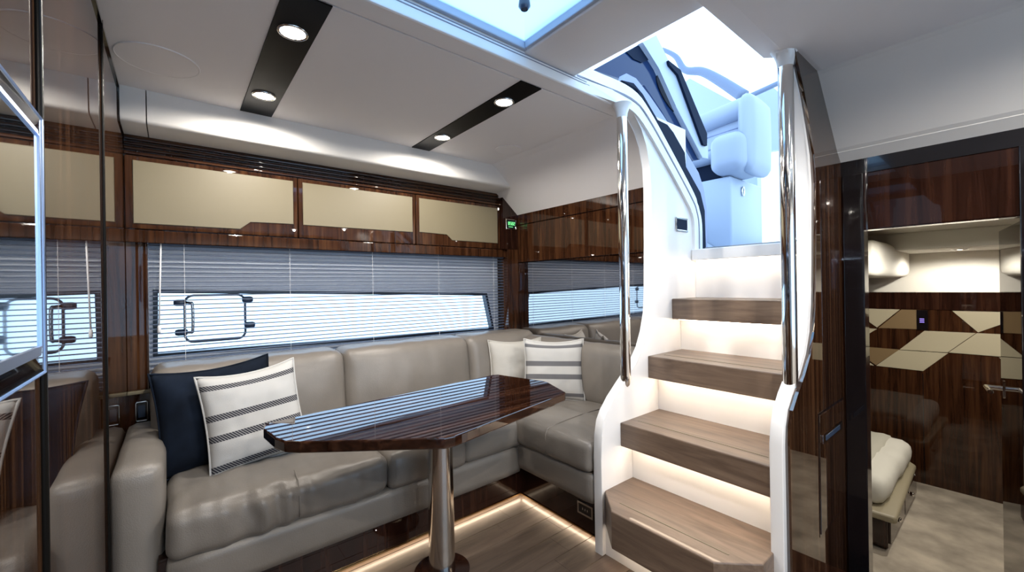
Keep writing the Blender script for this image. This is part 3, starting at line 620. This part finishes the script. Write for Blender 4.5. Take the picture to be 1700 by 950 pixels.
cwl = struct('wall_cockpit', prism(BM(), [(1.25, 2.30), (1.22, 2.62), (1.388, 2.887), (1.752, 2.897), (2.169, 3.285), (2.4, 3.2), (2.4, 1.335), (1.66, 1.335), (1.60, 2.30), (1.50, 2.335), (1.36, 2.325)], 'x', 4.20, 4.26), 'deck_white')
bm = BM(); prism(bm, [(1.50, 1.335), (1.62, 1.335), (1.62, 2.25), (1.50, 2.28)], 'x', 4.1, 4.19); struct('trim_8', bm, 'deck_white')
ws = thing('windscreen_frame', 'grey curved windscreen bars against the sky', 'windscreen', (3.7, 1.6, 2.4))
bm = BM(); P = smooth_path([(3.8, 2.236, 3.478), (3.8, 2.098, 3.345), (3.8, 2.008, 3.179), (3.8, 1.846, 3.096), (3.8, 1.685, 2.948), (3.8, 1.486, 2.736)], 5)
tube(bm, P, 0.03, 10, radii=[0.018+0.035*i/len(P) for i in range(len(P))]); obj('curved_bar', bm, 'bar_grey', ws, smooth=True)
bm = BM(); tube(bm, [(3.8, 1.52, 2.712), (3.8, 1.149, 2.756)], 0.02, 10); obj('cross_bar', bm, 'bar_grey', ws, smooth=True)
ca = obj('courtesy_lamp', soft_box(BM(), (1.83, 0.521, 1.60), (1.90, 0.545, 1.66), 0.01), 'gold_trim', smooth=True); tag(ca, 'small amber fitting on the stair well side by the right pole', 'lamp')

# ------------------------------------------------------------------ switches and sockets
def socket_y(x, y, z, wd, hg, label, matc='chrome', name='wall_socket', group=None):
    t = thing(name, label, 'socket', (x, y, z-hg/2), group)
    bm = BM(); tube(bm, rrect(x-wd/2, x+wd/2, z-hg/2, z+hg/2, 0.006, y-0.004), 0.0045, 6, closed=True); obj('bezel', bm, matc, t, smooth=True)
    obj('plate', box(BM(), x-wd/2, x+wd/2, y-0.004, y-0.0005, z-hg/2, z+hg/2), 'black_gloss', t)
    obj('rocker', box(BM(), x-wd*0.3, x+wd*0.3, y-0.006, y-0.0035, z-hg*0.32, z+hg*0.32, 0.001, 1), 'latch_dark', t)
    return t
socket_y(-0.118, YW+0.003, 0.62, 0.038, 0.082, 'chrome framed socket below the ledge beside the sofa arm')
t = thing('wall_socket', 'steel framed socket in the sofa plinth beside the stairs', 'socket', (FX+0.05, 1.25, 0.095))
sy0, sy1, sz0, sz1, sx = 1.205, 1.295, 0.10, 0.155, FX+0.05
bm = BM(); box(bm, sx-0.006, sx-0.0005, sy0, sy1, sz0, sz0+0.008); box(bm, sx-0.006, sx-0.0005, sy0, sy1, sz1-0.008, sz1); box(bm, sx-0.006, sx-0.0005, sy0, sy0+0.008, sz0+0.008, sz1-0.008); box(bm, sx-0.006, sx-0.0005, sy1-0.008, sy1, sz0+0.008, sz1-0.008); obj('bezel', bm, 'steel_brushed', t)
obj('plate', box(BM(), sx-0.004, sx-0.0005, sy0+0.008, sy1-0.008, sz0+0.008, sz1-0.008), 'black_gloss', t)
for k in range(3): obj('pin_hole', box(BM(), sx-0.005, sx-0.0038, 1.25+0.006*(k-1)-0.002+0.008*(k-1), 1.25+0.006*(k-1)+0.002+0.008*(k-1), 0.122, 0.132), 'chrome', t)
t = thing('stair_control', 'small square control screen on the white stair side', 'control panel', (2.052, YS1, 1.41))
bm = BM(); tube(bm, [(2.0, YS1-0.004, 1.415), (2.108, YS1-0.004, 1.415), (2.108, YS1-0.004, 1.478), (2.0, YS1-0.004, 1.478)], 0.006, 6, closed=True); obj('bezel', bm, 'chrome', t)
obj('screen', box(BM(), 2.0, 2.108, YS1-0.006, YS1-0.0005, 1.415, 1.478), 'seal_navy', t)
t = thing('climate_display', 'small display with green digits beside the cabinets', 'control panel', (1.925, YC-0.03, 1.56))
cx0, cx1, cz0, cz1, cy = 1.880, 1.970, 1.56, 1.628, YC-0.030
bm = BM(); tube(bm, [(cx0, cy-0.003, cz0), (cx1, cy-0.003, cz0), (cx1, cy-0.003, cz1), (cx0, cy-0.003, cz1)], 0.0035, 6, closed=True); obj('bezel', bm, 'steel_brushed', t)
scn = obj('screen', box(BM(), cx0, cx1, cy-0.004, cy-0.0005, cz0, cz1), 'screen_glow_dark', t)
def digits(bm, text, x, z, s, yy, axis='y'):
    seg = {'0': 'abcdef', '1': 'bc', '2': 'abged', '5': 'afgcd', '8': 'abcdefg', '-': 'g', ':': ''}
    for ch in text:
        for g in seg[ch]:
            a = {'a': (0, 2, 1, 2), 'b': (1, 1, 1, 2), 'c': (1, 0, 1, 1), 'd': (0, 0, 1, 0), 'e': (0, 0, 0, 1), 'f': (0, 1, 0, 2), 'g': (0, 1, 1, 1)}[g]
            x0, z0, x1, z1 = x+a[0]*s, z+a[1]*s, x+a[2]*s, z+a[3]*s; wd = s*0.13
            box(bm, min(x0, x1)-wd, max(x0, x1)+wd, yy-0.0008, yy, min(z0, z1)-wd, max(z0, z1)+wd)
        x += s*1.6
    return bm
obj('digits', digits(BM(), '8582', cx0+0.018, cz0+0.030, 0.0105, cy-0.0041), 'text_green', scn)
obj('underline', box(BM(), cx0+0.02, cx1-0.03, cy-0.0049, cy-0.0041, cz0+0.014, cz0+0.017), 'text_green', scn)

# ------------------------------------------------------------------ television on the left wall
tv = thing('television', 'black flat television with a bright metal rim on the glossy left wall', 'television', (PX, 0.40, 1.05))
tx = -0.118
ty0, ty1, tz0, tz1 = -0.10, 0.735, 1.066, 1.334
bm = BM(); rr_ = [(-0.30, 1.020), (0.94, 1.020), (0.94, 1.405), (-0.30, 1.405)]; ff_ = [(ty0, tz0), (ty1, tz0), (ty1, tz1), (ty0, tz1)]
va = [bm.verts.new((PX+0.008, *p)) for p in rr_]; vb = [bm.verts.new((tx-0.012, *p)) for p in ff_]; vc = [bm.verts.new((PX, *p)) for p in rr_]
bm.faces.new(vb); bm.faces.new(vc[::-1])
for k in range(4): bm.faces.new((va[k], va[(k+1) % 4], vb[(k+1) % 4], vb[k])); bm.faces.new((vc[k], vc[(k+1) % 4], va[(k+1) % 4], va[k]))
obj('housing', bm, 'black_gloss', tv)
bm = BM()
for k in range(4):
    a_, b_ = rr_[k], rr_[(k+1) % 4]; tube(bm, [(PX+0.008, *a_), (PX+0.008, *b_)], 0.0022, 6)
obj('rim', bm, 'metal_sky_reflection', tv)
bm = BM()
A = [(ty0, tz0), (ty1, tz0), (ty1, tz1), (ty0, tz1)]; B = [(ty0+0.03, tz0+0.014), (ty1-0.03, tz0+0.014), (ty1-0.03, tz1-0.014), (ty0+0.03, tz1-0.014)]
for i in range(4):
    j = (i+1) % 4
    va = [bm.verts.new((tx-0.006, *A[i])), bm.verts.new((tx-0.006, *A[j])), bm.verts.new((tx, *B[j])), bm.verts.new((tx, *B[i]))]
    vb = [bm.verts.new((tx-0.012, *A[i])), bm.verts.new((tx-0.012, *A[j])), bm.verts.new((tx-0.012, *B[j])), bm.verts.new((tx-0.012, *B[i]))]
    bm.faces.new(va); bm.faces.new(vb[::-1])
    for k in range(4): bm.faces.new((va[k], va[(k+1) % 4], vb[(k+1) % 4], vb[k]))
obj('frame', bm, 'metal_sky_reflection', tv)
obj('screen', box(BM(), tx-0.010, tx-0.002, ty0+0.029, ty1-0.029, tz0+0.013, tz1-0.013), 'screen_black', tv)

# ------------------------------------------------------------------ cabin beyond the door
XF = 4.23; CF = -0.35
wc = struct('wall_cabin', box(BM(), XF, XF+0.4, -0.7, 1.6, CF, 1.05), 'walnut_v')
bm = BM(); box(bm, XF-0.008, XF, -0.69, 1.6, 0.925, 1.05); obj('top_band', bm, 'walnut_dark', wc)
inl = [('inlay_cream', [(0.85, 0.92), (0.58, 0.92), (0.713, 0.775), (0.85, 0.90)]), ('inlay_tan', [(0.572, 0.92), (0.49, 0.92), (0.49, 0.778), (0.705, 0.772)]),
       ('inlay_cream', [(0.85, 0.765), (0.712, 0.765), (0.85, 0.65)]), ('inlay_tan', [(0.85, 0.618), (0.585, 0.618), (0.722, 0.482), (0.85, 0.58)]),
       ('inlay_cream', [(0.85, 0.565), (0.735, 0.477), (0.85, 0.477)]), ('inlay_cream', [(0.45, 0.77), (0.20, 0.772), (0.335, 0.625), (0.585, 0.618)]),
       ('inlay_cream', [(0.196, 0.772), (-0.10, 0.775), (-0.10, 0.625), (0.331, 0.625)]), ('inlay_cream', [(0.590, 0.614), (0.332, 0.620), (0.46, 0.475), (0.722, 0.477)]),
       ('inlay_cream', [(0.31, 0.92), (-0.05, 0.92), (0.19, 0.778)]), ('inlay_cream', [(0.10, 0.618), (-0.2, 0.618), (-0.2, 0.475), (-0.05, 0.475)])]
for mt, pts in inl:
    bm = BM(); prism(bm, pts, 'x', XF-0.007, XF+0.001, 0.001, 1); obj('inlay', bm, mt, wc)
for ys in (0.46, -0.1):
    obj('panel_joint', box(BM(), XF-0.001, XF+0.001, ys, ys+0.004, CF, 0.46), 'black_gloss', wc)
struct('wall_cabin_upper', box(BM(), 4.62, 4.66, -0.8, 1.6, 1.04, 1.5), 'cabin_white')
bm = BM(); prism(bm, [(2.2, -0.8), (2.2, 0.47), (4.66, 0.99), (4.66, -0.8)], 'z', 1.47, 1.52); cc = struct('ceiling_cabin', bm, 'cabin_white')
bm = BM(); box(bm, 3.95, 4.62, -0.7, 0.93, 1.35, 1.471, 0.01); obj('ceiling_beam', bm, 'cabin_white', cc)
struct('wall_cabin_left', box(BM(), 2.25, 4.66, 1.55, 1.6, CF, 1.22), 'walnut_dark')
struct('ceiling_berth', prism(BM(), [(2.26, 0.50), (4.66, 0.99), (4.66, 1.6), (2.26, 1.6)], 'z', 1.20, 1.24), 'cabin_white')
struct('wall_cabin_side', prism(BM(), [(2.25, 0.45), (4.66, 0.95), (4.66, 0.99), (2.25, 0.49)], 'z', 1.20, 1.50), 'cabin_white')
struct('wall_cabin_front', box(BM(), 2.245, 2.26, 0.47, 1.6, CF, 1.21), 'walnut_dark')
struct('wall_cabin_right', box(BM(), 2.2, 4.66, -0.75, -0.7, CF, 1.5), 'walnut_dark')
bm = BM(); soft_box(bm, (3.35, 0.56, 1.16), (4.60, 0.94, 1.40), 0.05); obj('rounded_locker', bm, 'cabin_white', cc, smooth=True)
sw = thing('cabin_switch', 'black switch panel with purple digits on the cabin wall', 'switch', (XF-0.012, 0.465, 0.775))
obj('plate', box(BM(), XF-0.014, XF-0.0075, 0.43, 0.488, 0.778, 0.92, 0.001, 1), 'black_gloss', sw)
bm = BM()
for k in range(3): box(bm, XF-0.0152, XF-0.0141, 0.449, 0.473, 0.83+0.012*k, 0.834+0.012*k)
obj('digits', bm, 'text_purple', sw)
downlight(3.1, 0.10, 1.47, 'cabin ceiling downlight nearest the doorway', group='cabin downlights', power=8)
downlight(4.25, 0.27, 1.35, 'cabin ceiling downlight over the patterned wall', group='cabin downlights', power=3)
downlight(3.3, -0.4, 1.47, 'cabin ceiling downlight hidden behind the open door', group='cabin downlights', power=5)
# bed
bd = thing('bed', 'double bed with pale quilt inside the cabin', 'bed', (3.55, 0.95, CF))
obj('base', box(BM(), 3.01, 3.93, 0.475, 1.53, CF+0.02, -0.165, 0.004), 'walnut_dark', bd)
obj('platform', prism(BM(), [(2.965, 0.445), (2.98, 0.432), (3.92, 0.468), (3.97, 0.50), (3.97, 1.54), (2.965, 1.54)], 'z', -0.168, -0.125, 0.015, 3), 'bed_frame', bd, smooth=True, auto=40)
for a, b in ((3.03, 3.46), (3.48, 3.91)):
    d = obj('drawer', box(BM(), a, b, 0.466, 0.476, CF+0.04, -0.185, 0.002, 1), 'walnut_dark', bd)
    bm = BM(); lathe(bm, [(0.012, 0.0), (0.014, -0.012), (0.008, -0.016)], ((a+b)/2, 0.467, -0.25), 12, 'y'); obj('knob', bm, 'chrome', d, smooth=True)
bm = BM(); soft_box(bm, (3.02, 0.485, -0.125), (3.93, 1.52, 0.035), 0.06, (0, 0, 0.015), 22, 0.01, seed=3); obj('mattress', bm, 'bed_linen', bd, smooth=True)
bm = BM(); soft_box(bm, (2.99, 0.585, -0.12), (3.92, 1.53, 0.055), 0.03, (0, 0, 0.01), 22, 0.008, seed=8); obj('quilt', bm, 'quilt_beige', bd, smooth=True)
# cabin door leaf, swung open into the cabin
dr = thing('cabin_door', 'glossy wooden cabin door standing open at the right', 'door', (2.21, 0.0, CF))
ang = math.atan2(0.075, 0.54)
def leafp(s, o): return (2.215+s*math.cos(ang)-o*math.sin(ang), 0.002+s*math.sin(ang)+o*math.cos(ang))
def leafbox(s0, s1, o0, o1, z0, z1):
    bm = BM(); prism(bm, [leafp(s0, o0), leafp(s1, o0), leafp(s1, o1), leafp(s0, o1)], 'z', z0, z1, 0.002, 1); return bm
lf = obj('leaf', leafbox(0.0, 0.40, -0.035, 0.0, CF+0.01, 1.335), 'walnut_panel', dr)
for sgn, nm in ((1, 'lever_handle'), (-1, 'lever_handle')):
    o_ = 0.0 if sgn > 0 else -0.035
    bm = BM(); p = leafp(0.36, o_); q = leafp(0.36, o_+sgn*0.045); e = leafp(0.25, o_+sgn*0.045)
    tube(bm, [(*p, 0.70), (*q, 0.70), (*e, 0.70)], 0.009, 10); obj(nm, bm, 'chrome', dr, smooth=True, auto=50)
obj('lock_plate', leafbox(0.335, 0.385, -0.037, 0.004, 0.665, 0.735), 'chrome', dr)
